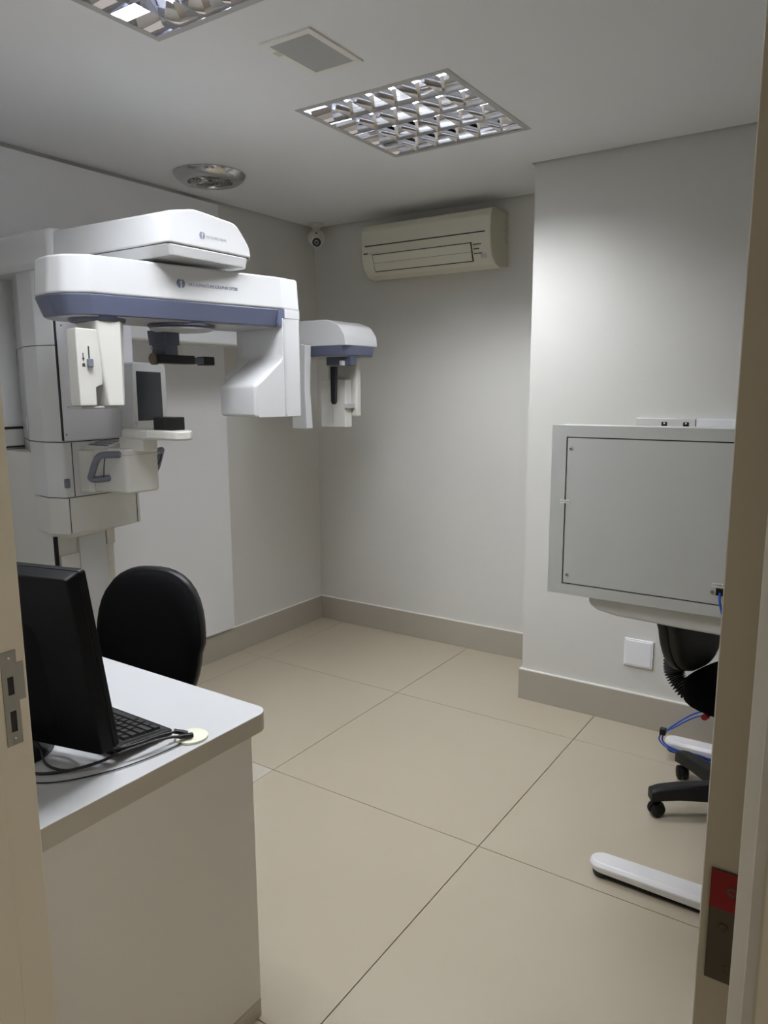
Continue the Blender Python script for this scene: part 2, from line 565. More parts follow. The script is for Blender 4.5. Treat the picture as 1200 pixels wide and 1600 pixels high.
# air conditioner
ax0, ax1 = -2.470, -1.688
yb = YB
t = thing('air_conditioner', 'cream wall-mounted split air conditioner high on the back wall', 'air conditioner', ((ax0 + ax1) / 2, yb, 2.09))
def af(a, b, d):      # a: out from the wall, b: z, d: x
    return V((d, yb - a, b))
prof = [(0.001, 2.100), (.085, 2.085), (.150, 2.098), (.186, 2.132), (.205, 2.190), (.210, 2.250), (.205, 2.330), (.186, 2.362), (.150, 2.370), (0.001, 2.370)]
prof = rounded(prof, [.003, .03, .03, .03, .05, .05, .03, .02, .01, .003], 4)
prism('body', prof, ax0, ax1 - .006, 'ac', t, fr=af, bevel=.006, angle=50)
prism('side_cover', [(a * .985 + .002, 2.23 + (b - 2.23) * .985) for a, b in prof], ax1 - .02, ax1, 'acside', t, fr=af, bevel=.010, angle=50)
box('panel_groove', .2065, .2112, 2.2475, 2.2530, ax0 + .025, ax1 - .03, 'seam', t, fr=lambda a, b, d: V((d, yb - a, b)))
# louver flap lies on the lower front slope
def flapf(u, v, d):   # u along slope downwards 0..1, v out, d = x
    a = V((0, yb - .2125, 2.205)); b = V((0, yb - .180, 2.112))
    p = a.lerp(b, u)
    nrm = V((0, -.92, -.35)).normalized()
    p = p + nrm * v
    p.x = d
    return p
ob = box('louver_flap', .02, .96, -.004, .003, ax0 + .075, ax1 - .105, 'seam', t, fr=flapf)
box('flap_leaf', .05, .47, .002, .0055, ax0 + .079, ax1 - .109, 'ac', ob, fr=flapf)
box('flap_leaf', .485, .91, .002, .0055, ax0 + .079, ax1 - .109, 'ac', ob, fr=flapf)
for k, (a, b) in enumerate(((.10, .50), (.32, .35), (.55, .50))):
    box('indicator_print', a, a + .05, .0036, .0042, ax1 - .095, ax1 - .095 + .09 * b, 'printdark', t, fr=flapf)
box('receiver_window', .62, .82, .0036, .0048, ax1 - .060, ax1 - .028, 'mgrey', t, fr=flapf)
box('maker_print', -.10, -.04, .0042, .0048, ax0 + .022, ax0 + .050, 'printdark', t, fr=flapf)
box('maker_print', -.08, -.05, .0042, .0048, ax0 + .062, ax0 + .125, 'mgrey', t, fr=flapf)
for k in range(7):
    z = 2.335 - k * .018
    box('side_slot', .020 + .010 * (k % 2), .034 + .012 * (k % 2), z - .012, z, ax1 - .0004, ax1 + .0006, 'mgrey', t, fr=af)

# ------------------------------------------------------------------ panoramic x-ray machine
B = (-2.72, 1.77, 0.0)
XM = thing('panoramic_xray_machine', 'tall white and blue panoramic dental X-ray machine against the left wall', 'x-ray machine', B)
YM = 1.77
# fixed lower column
cl = box('column', -2.90, -2.60, 1.600, 1.870, 0.0, 1.25, 'mcream', XM, bevel=.006)
box('base_plate', -2.92, -2.40, 1.55, 1.99, 0.0, .025, 'mgrey', cl, bevel=.004)
box('black_strip', -2.605, -2.594, 1.602, 1.617, .03, .93, 'black', cl)
box('front_cover', -2.601, -2.588, 1.622, 1.702, .03, .852, 'mcream', cl, bevel=.002)
box('front_cover', -2.601, -2.590, 1.705, 1.826, .03, .93, 'mwhite', cl, bevel=.002)
box('front_cover', -2.601, -2.588, 1.829, 1.868, .862, .93, 'mcream', cl, bevel=.002)
# carriage: dark core with white covers separated by thin seams
def plan(dx=0.0):
    return [(-2.90, 1.695 + dx), (-2.70, 1.600 + dx), (-2.575, 1.580 + dx), (-2.50 - dx, 1.606 + dx), (-2.50 - dx, 1.934 - dx), (-2.575, 1.962 - dx), (-2.70, 1.945 - dx), (-2.90, 1.850 - dx)]
core = prism('carriage_core', plan(.006), .95, 1.98, 'seam', XM)
rad = [.01, .03, .022, .014, .014, .03, .03, .01]
prism('carriage_cover', rounded(plan(), rad, 5), 1.645, 1.995, 'mwhite', XM, bevel=.0015, seg=1, angle=50)
prism('carriage_cover', rounded(plan(), rad, 5), 1.296, 1.643, 'mwhite', XM, bevel=.0015, seg=1, angle=50)
prism('carriage_cover', rounded(plan(), rad, 5), 1.088, 1.293, 'mwhite', XM, bevel=.0015, seg=1, angle=50)
# lower cover with a bowed bottom
bm = bmesh.new()
P0 = rounded(plan(), rad, 5)
top = [bm.verts.new((x, y, 1.085)) for x, y in P0]
mid = [bm.verts.new((x, y, .950)) for x, y in P0]
bot = [bm.verts.new((-2.70 + (x + 2.70) * .93, YM + (y - YM) * .93, .926 + .02 * min(1, abs(y - 1.72) / .2) ** 2)) for x, y in P0]
n = len(P0)
for A_, B_ in ((top, mid), (mid, bot)):
    for i in range(n):
        bm.faces.new((A_[i], A_[(i + 1) % n], B_[(i + 1) % n], B_[i]))
bm.faces.new(top); bm.faces.new(bot)
lc_ = finish('lower_cover', bm, 'mcream', XM, bevel=.008, seg=3, angle=25)
box('cover_seam', -2.501, -2.4992, 1.6155, 1.6185, .952, 1.085, 'seam', lc_)
box('cover_seam', -2.501, -2.4992, 1.915, 1.918, .952, 1.085, 'seam', lc_)
# front panel of the column
fp = box('front_panel', -2.506, -2.494, 1.612, 1.936, 1.300, 1.915, 'mpanel', XM, bevel=.002)
box('panel_seam', -2.505, -2.4935, 1.6075, 1.6115, 1.300, 1.915, 'seam', fp)
for (y, z) in ((1.632, 1.715), (1.622, 1.322)):
    lathe('screw', [(.0028, 0), (.0028, .0006), (0, .0006)], (-2.494, y, z), 'seam', fp, n=12, axis='X')
lt = box('latch', -2.502, -2.490, 1.600, 1.6215, 1.125, 1.160, 'handle', XM, bevel=.004)
box('cover_seam', -2.501, -2.4988, 1.6405, 1.6435, 1.090, 1.291, 'seam', XM)
bx = box('rating_label', -2.7005, -2.690, 1.5918, 1.594, 1.335, 1.385, 'mgrey', XM)
# white rating label, on the slanted side
XM_lbl = bx
# shelf root block
box('shelf_root', -2.90, -2.410, 1.556, 1.985, 1.905, 2.036, 'mwhite', XM, bevel=.022, seg=4)
# upper shelf
def sf(a, b, d):      # a = y, b = z, d = x
    return V((d, a, b))
p_end = rounded([(1.572, 1.9225), (1.926, 1.9225), (1.922, 1.955), (1.862, 2.022), (1.68, 2.036), (1.578, 2.014)], [0, 0, .04, .06, .10, .012], 5)
p_root = rounded([(1.568, 1.9225), (1.985, 1.9225), (1.985, 1.94), (1.90, 2.035), (1.70, 2.050), (1.575, 2.022)], [0, 0, .02, .06, .10, .012], 5)
us = prism('upper_shelf', p_root, -2.45, -1.830, 'mwhite', XM, fr=sf, pts2=p_end, bevel=.006, seg=3, angle=40)
lo = prism('shelf_underside', rounded([(-2.45, 1.570), (-1.832, 1.574), (-1.832, 1.924), (-2.45, 1.983)], [0, .012, .03, 0], 5), 1.920, 1.888, 'mwhite', XM,
           pts2=rounded([(-2.45, 1.600), (-1.838, 1.590), (-1.838, 1.920), (-2.45, 1.965)], [0, .012, .03, 0], 5), bevel=.003)
box('shelf_seam', -2.43, -1.835, 1.576, 1.920, 1.9192, 1.9232, 'seam', us)
# shelf lettering
def logo(parent, o, right, upv, r, material='print'):
    right, upv = V(right).normalized(), V(upv).normalized()
    nn = right.cross(upv)
    o = V(o)
    fr = lambda a, b, h: o + right * a + upv * b + nn * h
    bm = bmesh.new()
    N = 18
    # disc split in two by an S-shaped stroke
    def arc(a0, a1, k=10):
        return [(r * math.cos(a0 + (a1 - a0) * i / k), r * math.sin(a0 + (a1 - a0) * i / k)) for i in range(k + 1)]
    Lp = arc(math.radians(100), math.radians(262)) + [(-.10 * r, -.5 * r), (-.05 * r, .15 * r), (-.38 * r, .12 * r), (-.12 * r, .45 * r)]
    Rp = arc(math.radians(-72), math.radians(72)) + [(.42 * r, .62 * r), (.30 * r, .1 * r), (.22 * r, -.5 * r)]
    add_prism(bm, Lp, 0, .0005, fr)
    add_prism(bm, Rp, 0, .0005, fr)
    add_prism(bm, [(.16 * r * math.cos(i * .63) + .12 * r, .16 * r * math.sin(i * .63) + .66 * r) for i in range(10)], 0, .0005, fr)
    return finish('round_logo', bm, material, parent, smooth=False)
logo(us, (-1.8296, 1.709, 1.962), (0, 1, 0), (0, 0, 1), .0115)
text('lettering', 'INSTRUMENTARIUM', .0125, (-1.8298, 1.727, 1.957), (0, 1, 0), (0, 0, 1), 'mgrey', us, width=.085)

# rotating unit
AX = V((-2.015, 1.77, 0))
th = math.radians(78)
ev = V((math.cos(th), math.sin(th), 0))
nv = V((ev.y, -ev.x, 0))
def rf(a, b, d):      # a = e, b = n, d = z
    return AX + ev * a + nv * b + V((0, 0, d))
bp = [(-.362, .122), (.335, .122), (.432, .098), (.456, .045), (.456, -.10), (.40, -.165), (-.38, -.165), (-.45, -.09), (-.448, .02), (-.425, .075)]
br = [.008, .03, .03, .02, .05, .04, .05, .06, .06, .06]
bpi = [(a * .985 + .002, b * .955) for a, b in bp]
RU = prism('rotating_arm', rounded(bp, br, 9), 1.766, 1.878, 'mwhite', XM, fr=rf, pts2=rounded(bpi, br, 9), bevel=.014, seg=4, angle=50)
# white end of the arm to the right of the blue trim
prism('arm_shoulder', rounded([(.345, .121), (.436, .097), (.456, .045), (.456, -.10), (.40, -.165), (.345, -.165)], [0, .03, .02, .05, .04, 0], 5), 1.737, 1.768, 'mwhite', RU, fr=rf)
tp = [(-.362, .1215), (.336, .1215), (.336, -.165), (-.38, -.165), (-.45, -.09), (-.448, .02), (-.425, .075)]
tq = [(-.352, .108), (.330, .108), (.330, -.15), (-.37, -.15), (-.43, -.08), (-.425, .018), (-.405, .066)]
tr_ = [.008, .004, .004, .05, .06, .06, .06]
prism('blue_trim', rounded(tp, tr_, 9), 1.7655, 1.706, 'mblue', RU, fr=rf, pts2=rounded(tq, tr_, 9), bevel=.006, seg=3, angle=40)
prism('trim_curve', rounded([(.318, 1.765), (.345, 1.765), (.345, 1.737), (.330, 1.706), (.318, 1.706)], [0, 0, .01, .005, 0], 3), .10, .1222, 'mblue', RU, fr=lambda a, b, d: rf(a, d, b))
prism('underside', rounded([(-.35, .100), (.33, .100), (.33, -.145), (-.36, -.145), (-.42, -.075), (-.415, .018), (-.398, .062)], .01, 3), 1.7065, 1.702, 'mgrey', RU, fr=rf)
SLT = V((0, 0, 1)) - nv * .049
logo(RU, rf(-.062, .1199, 1.820), ev, SLT, .0150)
text('lettering', 'ORTHOPANTOMOGRAPH® OP300', .0155, rf(-.037, .1201, 1.8145), ev, SLT, 'print', RU, width=.188)
# right: tube head
arm = prism('tube_arm', rounded([(.336, .100), (.338, .1215), (.430, .098), (.4545, .045), (.4545, -.10), (.40, -.185), (.336, -.185)], [.002, .004, .02, .02, .05, .03, .01], 4), 1.383, 1.7375, 'mwhite', RU, fr=rf, bevel=.004, angle=50)
def hfr(a, b, d):
    return rf(a, d, b)
hp = rounded([(.205, 1.385), (.352, 1.385), (.352, 1.735), (.334, 1.735), (.332, 1.592), (.205, 1.497)], [.012, 0, 0, 0, .035, .025], 5)
prism('tube_head', hp, -.105, .122, 'mwhite', RU, fr=hfr, bevel=.012, seg=4, angle=50)
prism('head_back', rounded([(.250, 1.388), (.36, 1.388), (.36, 1.735), (.334, 1.735), (.334, 1.60), (.25, 1.53)], [.012, 0, 0, 0, .03, .02], 5), -.150, -.09, 'mwhite', RU, fr=hfr, bevel=.02, seg=4, angle=50)
prism('head_front', rounded([(.215, 1.383), (.339, 1.383), (.339, 1.735), (.332, 1.735), (.332, 1.590), (.215, 1.494)], [.012, .003, 0, 0, .03, .02], 5), .100, .1235, 'mwhite', RU, fr=hfr, bevel=.008, seg=3, angle=50)
box('head_seam', .3375, .3390, .1210, .1238, 1.385, 1.735, 'mgrey', RU, fr=rf)
box('inner_seam', .3345, .3365, -.03, -.028, 1.62, 1.70, 'mgrey', RU, fr=rf)
# left: sensor head
lathe('sensor_collar', [(.086, 1.7068), (.084, 1.695), (.080, 1.690), (0, 1.690)], (0, 0, 0), 'mnavy', RU, n=36, fr=lambda a, b, h: rf(-.300 + a, .02 + b, h))
tpd = prism('sensor_head', rounded([(-.340, .095), (-.262, .095), (-.235, .060), (-.235, -.06), (-.34, -.06)], [.01, .006, .01, .01, .01], 3), 1.692, 1.436, 'mcream', RU, fr=rf,
            pts2=rounded([(-.318, .106), (-.272, .106), (-.250, .070), (-.250, -.05), (-.318, -.05)], [.008, .006, .01, .01, .01], 3), bevel=.003, angle=50)
lb = [(-.400, 1.437), (-.348, 1.437), (-.348, 1.492), (-.326, 1.500), (-.326, 1.664), (-.400, 1.668)]
sb_ = prism('sensor_cassette', rounded(lb, [.006, .006, .006, .006, .008, .006], 3), .020, .092, 'mcream', RU, fr=hfr, bevel=.004, angle=50)
box('cassette_slot', -.3665, -.3625, .0915, .0932, 1.575, 1.614, 'seam', RU, fr=rf)
box('slider_knob', -.3730, -.3560, .0915, .1050, 1.552, 1.577, 'handle', RU, bevel=.003, fr=rf)
bm = bmesh.new()
add_prism(bm, [(-.3835, 1.594), (-.3805, 1.594), (-.3805, 1.580), (-.3775, 1.580), (-.382, 1.568), (-.3865, 1.580), (-.3835, 1.580)], .0915, .0924, hfr)
finish('arrow_print', bm, 'printdark', RU, smooth=False)
bm = bmesh.new()
add_prism(bm, [(-.3865, 1.553), (-.3775, 1.553), (-.3775, 1.560), (-.3795, 1.564), (-.3845, 1.564), (-.3865, 1.560)], .0915, .0924, hfr)
finish('lock_print', bm, 'printdark', RU, smooth=False)
box('cassette_base', -.390, -.270, -.04, .07, 1.427, 1.436, 'mgrey', RU, bevel=.003, fr=rf)
# centre disc + temple support
def ctr(a, b, h):
    return V((-2.02 + a, 1.775 + b, h))
td = lathe('temple_support', [(.108, 1.704), (.112, 1.700), (.112, 1.694), (.104, 1.690), (.096, 1.684), (0, 1.682)], (0, 0, 0), 'mnavy', XM, n=48, fr=ctr)
lathe('support_disc', [(.106, 1.6885), (.104, 1.683), (.09, 1.679), (0, 1.679)], (0, 0, 0), 'mgrey', td, n=48, fr=ctr)
prism('support_post', rounded([(-2.158, 1.735), (-2.062, 1.735), (-2.062, 1.805), (-2.158, 1.805)], .01, 3), 1.686, 1.636, 'mnavy', td, bevel=.002,
      pts2=rounded([(-2.150, 1.735), (-2.062, 1.735), (-2.062, 1.805), (-2.150, 1.805)], .01, 3))
prism('support_post', rounded([(-2.143, 1.741), (-2.067, 1.741), (-2.067, 1.799), (-2.143, 1.799)], .008, 3), 1.637, 1.598, 'mnavy', td, bevel=.002)
box('adjuster_clip', -2.141, -2.134, 1.7385, 1.7415, 1.622, 1.632, 'mgrey', td)
tx = -2.09
box('temple_bar', tx - .026, tx + .026, 1.708, 1.870, 1.573, 1.603, 'black', td, bevel=.004)
box('temple_clip', tx - .018, tx + .018, 1.866, 1.925, 1.575, 1.598, 'mnavy', td, bevel=.002)
box('temple_pad', tx - .022, tx + .022, 1.918, 1.968, 1.571, 1.602, 'black', td, bevel=.004)
lathe('adjuster_knob', [(.020, -.006), (.020, .010), (.016, .014), (0, .014)], (tx + .0, 1.708, 1.588), 'steel_dark', td, n=20, axis='Y')
# touch screen
ts = prism('screen_housing', rounded([(1.862, 1.300), (2.030, 1.300), (2.032, 1.586), (1.874, 1.590)], [.004, .01, .022, .010], 4), -2.52, -2.420, 'mwhite', XM, fr=sf, bevel=.006, seg=3, angle=50)
prism('touch_screen', [(1.886, 1.364), (2.008, 1.364), (2.006, 1.552), (1.888, 1.556)], -2.423, -2.4186, 'screen', ts, fr=sf, bevel=.001)
bm = bmesh.new()
add_prism(bm, [(1.868, 1.362), (1.884, 1.362), (1.884, 1.359), (1.868, 1.359)], -2.4205, -2.4192, sf)
add_prism(bm, [(1.869, 1.357), (1.883, 1.357), (1.876, 1.343)], -2.4205, -2.4192, sf)
finish('warning_print', bm, 'mgrey', ts, smooth=False)
# patient support with handles
ps = prism('patient_support', rounded([(-2.51, 1.690), (-2.262, 1.700), (-2.262, 1.848), (-2.51, 1.86)], [0, .018, .018, 0], 5), 1.108, 1.272, 'mcream', XM, bevel=.010, seg=3, angle=50)
box('support_seam', -2.40, -2.2605, 1.694, 1.851, 1.249, 1.2512, 'mgrey', ps)
prism('keypad_slope', [(1.692, 1.268), (1.700, 1.276), (1.775, 1.296), (1.790, 1.268)], -2.505, -2.365, 'mcream', ps, fr=lambda a, b, d: V((d, a, b)), bevel=.004)
prism('side_wing', rounded([(-2.51, 1.668), (-2.455, 1.674), (-2.43, 1.696), (-2.51, 1.700)], [0, .01, .01, 0], 4), 1.105, 1.262, 'mcream', ps, bevel=.006)
bm = bmesh.new()
for i in range(5):
    for j in range(3):
        y_ = 1.708 + j * .022
        z_ = 1.2772 + (y_ - 1.700) * .2667
        add_prism(bm, rect(-2.492 + i * .023, -2.476 + i * .023, y_, y_ + .014), -.001, .0022, lambda a, b, d: V((a, b, 1.2755 + (b - 1.700) * .2667 + d)))
kp = finish('keypad', bm, 'handle', ps)
for s in (1, -1):
    def hy(y, s=s):
        return y if s > 0 else 1.854 + (1.704 - y) * 1.45
    pts = smooth_path([(-2.298, hy(1.704), 1.252), (-2.315, hy(1.672), 1.252), (-2.345, hy(1.654), 1.249), (-2.365, hy(1.647), 1.228), (-2.392, hy(1.645), 1.180), (-2.404, hy(1.649), 1.164), (-2.392, hy(1.660), 1.159), (-2.372, hy(1.680), 1.161), (-2.362, hy(1.704), 1.163)], 6)
    tube('handle', pts, .0125, 'handle', ps, n=12)
    tube('trigger_wire', [(-2.330, hy(1.660), 1.243), (-2.342, hy(1.662), 1.205), (-2.366, hy(1.676), 1.166)], .0018, 'black', ps, n=6)
em = lathe('emergency_button', [(.010, 1.270), (.010, 1.281), (.016, 1.281), (.017, 1.289), (.013, 1.294), (0, 1.294)], (-2.405, 1.800, 0), 'red', ps, n=20)
# chin rest
nk = box('chin_neck', -2.345, -2.212, 1.735, 1.805, 1.262, 1.315, 'mcream', ps, bevel=.006)
cr = prism('chin_rest', rounded([(-2.335, 1.735), (-2.215, 1.722), (-2.03, 1.735), (-2.005, 1.775), (-2.03, 1.815), (-2.215, 1.828), (-2.335, 1.815)], [.02, .04, .03, .03, .03, .04, .02], 5), 1.308, 1.343, 'mcream', XM, bevel=.009, seg=3, angle=50)
box('plate_seam', -2.176, -2.1745, 1.7235, 1.827, 1.312, 1.3437, 'mgrey', cr)
prism('chin_block', rounded([(-2.160, 1.742), (-2.110, 1.750), (-2.060, 1.742), (-2.060, 1.808), (-2.160, 1.808)], [.008, .02, .008, .01, .01], 4), 1.342, 1.388, 'black', cr, bevel=.003)
# cephalostat arm along the wall
ca = box('cephalostat_arm', -2.76, -2.60, 1.92, 3.06, 1.688, 1.838, 'mwhite', XM, bevel=.012)
chp = rounded([(-2.62, 1.688), (-2.142, 1.688), (-2.146, 1.735), (-2.180, 1.785), (-2.25, 1.810), (-2.62, 1.814)], [0, .004, .05, .06, .08, .01], 6)
ch = prism('cephalostat_head', chp, 2.872, 3.14, 'mwhite', XM, fr=lambda a, b, d: V((a, d, b)), bevel=.012, seg=4, angle=40)
prism('blue_trim', rounded([(-2.62, 2.872), (-2.165, 2.872), (-2.142, 2.935), (-2.142, 3.14), (-2.62, 3.14)], [0, .02, .03, .03, 0], 4), 1.6890, 1.642, 'mblue', ch,
      pts2=rounded([(-2.60, 2.882), (-2.175, 2.882), (-2.150, 2.94), (-2.150, 3.13), (-2.60, 3.13)], [0, .02, .03, .03, 0], 4), bevel=.003)
prism('underside', [(-2.60, 2.89), (-2.18, 2.89), (-2.16, 2.94), (-2.16, 3.12), (-2.60, 3.12)], 1.6425, 1.637, 'mgrey', ch)
sc_ = prism('collimator_plate', [(-2.420, 1.292), (-2.326, 1.292), (-2.338, 1.480), (-2.328, 1.690), (-2.362, 1.698), (-2.420, 1.698)], 2.80, 2.845, 'mwhite', ch, fr=lambda a, b, d: V((a, d, b)), bevel=.004)
box('ear_rod_holder', -2.30, -2.150, 2.925, 2.975, 1.596, 1.638, 'mnavy', ch, bevel=.003)
box('holder_knob', -2.205, -2.185, 2.905, 2.928, 1.594, 1.618, 'mgrey', ch, bevel=.003)
prism('ear_rod', rounded([(-2.285, 1.592), (-2.252, 1.592), (-2.258, 1.420), (-2.266, 1.408), (-2.276, 1.408), (-2.284, 1.420)], .003, 3), 2.935, 2.955, 'black', ch, fr=lambda a, b, d: V((a, d, b)), bevel=.002)
sp2 = box('sensor_panel', -2.402, -2.242, 3.00, 3.055, 1.290, 1.530, 'mcream', ch, bevel=.006)
box('panel_seam', -2.322, -2.320, 2.9988, 3.001, 1.312, 1.500, 'mgrey', ch)
box('panel_backing', -2.40, -2.212, 3.058, 3.095, 1.345, 1.640, 'mcream', ch, bevel=.008)
box('panel_catch', -2.246, -2.226, 2.996, 3.06, 1.385, 1.412, 'mgrey', ch, bevel=.003)

# ------------------------------------------------------------------ desk and things on it
DZT = 0.765
dx1, dy1, dx0, dy0 = -1.104, 1.175, -2.35, 0.515
t = thing('reception_desk', 'white desk with a rounded corner, inside the doorway', 'desk', ((dx0 + dx1) / 2, (dy0 + dy1) / 2, 0))
prism('desk_top', rounded([(dx0, dy0), (dx1, dy0), (dx1, dy1), (dx0, dy1)], [0, 0, .035, 0], 8), .722, DZT, 'desk', t, bevel=.0015, seg=2)
M['deskedge'] = mat('desk_edge_band', (0.50, 0.46, 0.39), 0.5, noise=0.02, nscale=6)
dt = bpy.data.objects['desk_top'].data
dt.materials.append(M['deskedge'])
for p in dt.polygons:
    if abs(p.normal.z) < .5:
        p.material_index = 1
box('end_panel', -1.142, -1.117, dy0 + .01, 1.126, .047, .722, 'deskside', t, bevel=.001, seg=1)
box('end_panel', -2.34, -2.315, dy0 + .01, 1.126, .047, .722, 'deskside', t, bevel=.001, seg=1)
box('modesty_panel', -2.315, -1.142, .60, .618, .20, .722, 'deskside', t)
box('plinth', -1.142, -1.118, dy0 + .01, 1.126, 0.0, .045, 'plinth', t)
box('plinth', -2.34, -2.316, dy0 + .01, 1.126, 0.0, .045, 'plinth', t)

# monitor
rho = math.radians(13)
uu = V((math.cos(rho), math.sin(rho), 0))
nb_ = V((math.sin(rho), -math.cos(rho), 0))        # back side, towards the camera
tilt = math.radians(9)
R0 = V((-1.178, .815, .798))
wv = V((0, 0, 1)) * math.cos(tilt) + nb_ * math.sin(tilt)
bk = nb_ * math.cos(tilt) - V((0, 0, 1)) * math.sin(tilt)
def mf(a, b, d):      # a from right edge to the left, b up, d towards back
    return R0 - uu * a + wv * b + bk * d
mc = R0 - uu * .27
t = thing('computer_monitor', 'black computer monitor seen from behind on the white desk', 'monitor', (mc.x, mc.y, DZT))
bm = bmesh.new()
fp_ = rounded(rect(0, .54, 0, .372), .008, 3)
bp_ = rounded(rect(.004, .536, .004, .366), .010, 3)
add_prism(bm, [(a, b) for a, b in fp_], -.020, -.004, mf)
finish('bezel', bm, 'monblack', t, bevel=.003)
prism('back_shell', fp_, -.004, .024, 'monblack', t, fr=mf, pts2=bp_, bevel=.003)
prism('back_bulge', rounded(rect(.10, .44, .02, .27), .03, 4), .022, .046, 'monblack', t, fr=mf, pts2=rounded(rect(.14, .40, .04, .25), .03, 4), bevel=.004)
prism('screen', rect(.018, .522, .018, .354), -.0202, -.0206, 'screen', t, fr=mf)
bc = mc + nb_ * .035
bc.z = 0
nk_ = [mf(.27, .10, .045), mf(.27, .04, .060), V((bc.x, bc.y, DZT + .02))]
prism('stand_neck', rounded([(-.045, -.018), (.045, -.018), (.045, .018), (-.045, .018)], .008, 3), DZT + .010, .93, 'black', t,
      fr=lambda a, b, d: V((bc.x, bc.y, d)) + uu * a + nb_ * (b + (d - .78) * .12), bevel=.002)
lathe('stand_base', [(.118, DZT + .0002), (.120, DZT + .004), (.112, DZT + .010), (.07, DZT + .014), (0, DZT + .016)], (0, 0, 0), 'black', t, n=48,
      fr=lambda a, b, h: V((bc.x, bc.y, h)) + uu * a * .98 + nb_ * b * .9)
box('badge', .20, .225, .075, .088, .046, .0475, 'chrome', t, fr=mf)
box('blue_connector', .245, .285, .070, .085, .046, .056, 'mblue', t, fr=mf)

# keyboard
kx1, kx0, ky0, ky1 = -1.186, -1.620, .832, .966
t = thing('keyboard', 'black computer keyboard half hidden behind the monitor', 'keyboard', ((kx0 + kx1) / 2, (ky0 + ky1) / 2, DZT))
def kz(y):
    return .777 + (ky1 - y) / (ky1 - ky0) * .016
def kf(a, b, d):
    return V((a, b, kz(b) + d))
prism('case', rounded(rect(kx0, kx1, ky0, ky1), .006, 3), -.011, .003, 'black', t, fr=kf, bevel=.003)
box('key_deck', kx0 + .012, kx1 - .012, ky0 + .016, ky1 - .014, .003, .0036, 'rubber', t, fr=kf)
for x in (kx0 + .05, kx1 - .05):
    box('tilt_foot', x - .012, x + .012, ky0 + .008, ky0 + .016, DZT + .0002, .786, 'rubber', t)
kw = .0182
key_me = {}
ORGK = ORG[0].copy()
def key(cx_, cy_, wd):
    k_ = round(wd, 4)
    if k_ not in key_me:
        bm = bmesh.new()
        h, d = wd / 2 - .0011, .0182 / 2 - .0011
        add_prism(bm, rect(-h, h, -d, d), 0, .006, W, rect(-h + .0018, h - .0018, -d + .0014, d - .0022))
        bmesh.ops.recalc_face_normals(bm, faces=bm.faces)
        me = bpy.data.meshes.new('key')
        bm.to_mesh(me); bm.free()
        me.materials.append(M['key'])
        key_me[k_] = me
    o = bpy.data.objects.new('key', key_me[k_])
    COL.objects.link(o)
    o.parent = t
    o.location = V((cx_, cy_, kz(cy_) + .0034)) - ORGK
    o.rotation_euler = (-math.atan(.016 / .134), 0, 0)
xr_ = kx1 - .016
for r_ in range(5):
    y = ky1 - .026 - r_ * .0187          # user sits at +y: front row nearest the user
    # numpad is at the user's right hand, i.e. towards -x for a user facing -y; the visible end is the main block
    x = xr_
    row = [[1.25, 1.25, 1.25, 6.0, 1.25, 1.25, 1.25, 1.5], [2.25] + [1] * 10 + [2.75], [1.75] + [1] * 11 + [2.25], [1.5] + [1] * 12 + [1.5], [1] * 13 + [2]][r_]
    for q in row:
        key(x - q * kw / 2, y, q * kw)
        x -= q * kw
    x -= .008
    for q in range(3):
        key(x - kw / 2, y, kw)
        x -= kw
key_y = ky0 + .026

# round cream cable grommet and cables
gc = V((-1.146, .980, DZT))
t = tag(lathe('cable_grommet', [(.034, .0002), (.034, .005), (.032, .0062), (0, .0066)], gc, 'grommet', None, n=44), 'round cream cable grommet cap near the desk edge', 'grommet')
ORG[0] = V((0, 0, 0))
def cable(name, pts, r, label, plug=None):
    o = tube(name, smooth_path(pts, 8), r, 'rubber', None, n=8)
    tag(o, label, 'cable', 'black cables on the white desk')
    if plug:
        a, b = V(plug[0]), V(plug[1])
        d = (b - a).normalized()
        s = d.cross(V((0, 0, 1))).normalized()
        u_ = s.cross(d)
        L = (b - a).length
        prism('plug', rounded(rect(-.0055, .0055, -.004, .004), .0015, 2), 0, L, 'black', o, fr=lambda p, q, h: a + s * p + u_ * q + d * h, bevel=.001)
    return o
cable('monitor_cable', [(-1.36, .775, .790), (-1.30, .80, .784), (-1.225, .806, .788), (-1.180, .850, .792), (-1.168, .915, .790), (-1.163, .955, .784)], .0027, 'upper black cable curving up from the keyboard to the grommet', ((-1.168, .953, .785), (-1.150, .974, .776)))
cable('power_cable', [(-1.34, .700, .772), (-1.27, .715, .7685), (-1.21, .775, .774), (-1.176, .85, .786), (-1.156, .918, .786), (-1.146, .950, .780)], .0030, 'thick lower black cable running to the grommet', ((-1.147, .948, .780), (-1.134, .974, .7775)))
cable('thin_cable', [(-1.40, .660, .7685), (-1.30, .672, .7678), (-1.22, .712, .7678), (-1.165, .80, .7678), (-1.142, .90, .7678), (-1.140, .946, .7685)], .0014, 'thin dark cable lying flat on the desk near its edge')
cable('base_cable', [(-1.36, .752, .800), (-1.325, .752, .795), (-1.285, .740, .773), (-1.235, .752, .7695), (-1.20, .80, .776)], .0024, 'short black cable looping beside the monitor base')

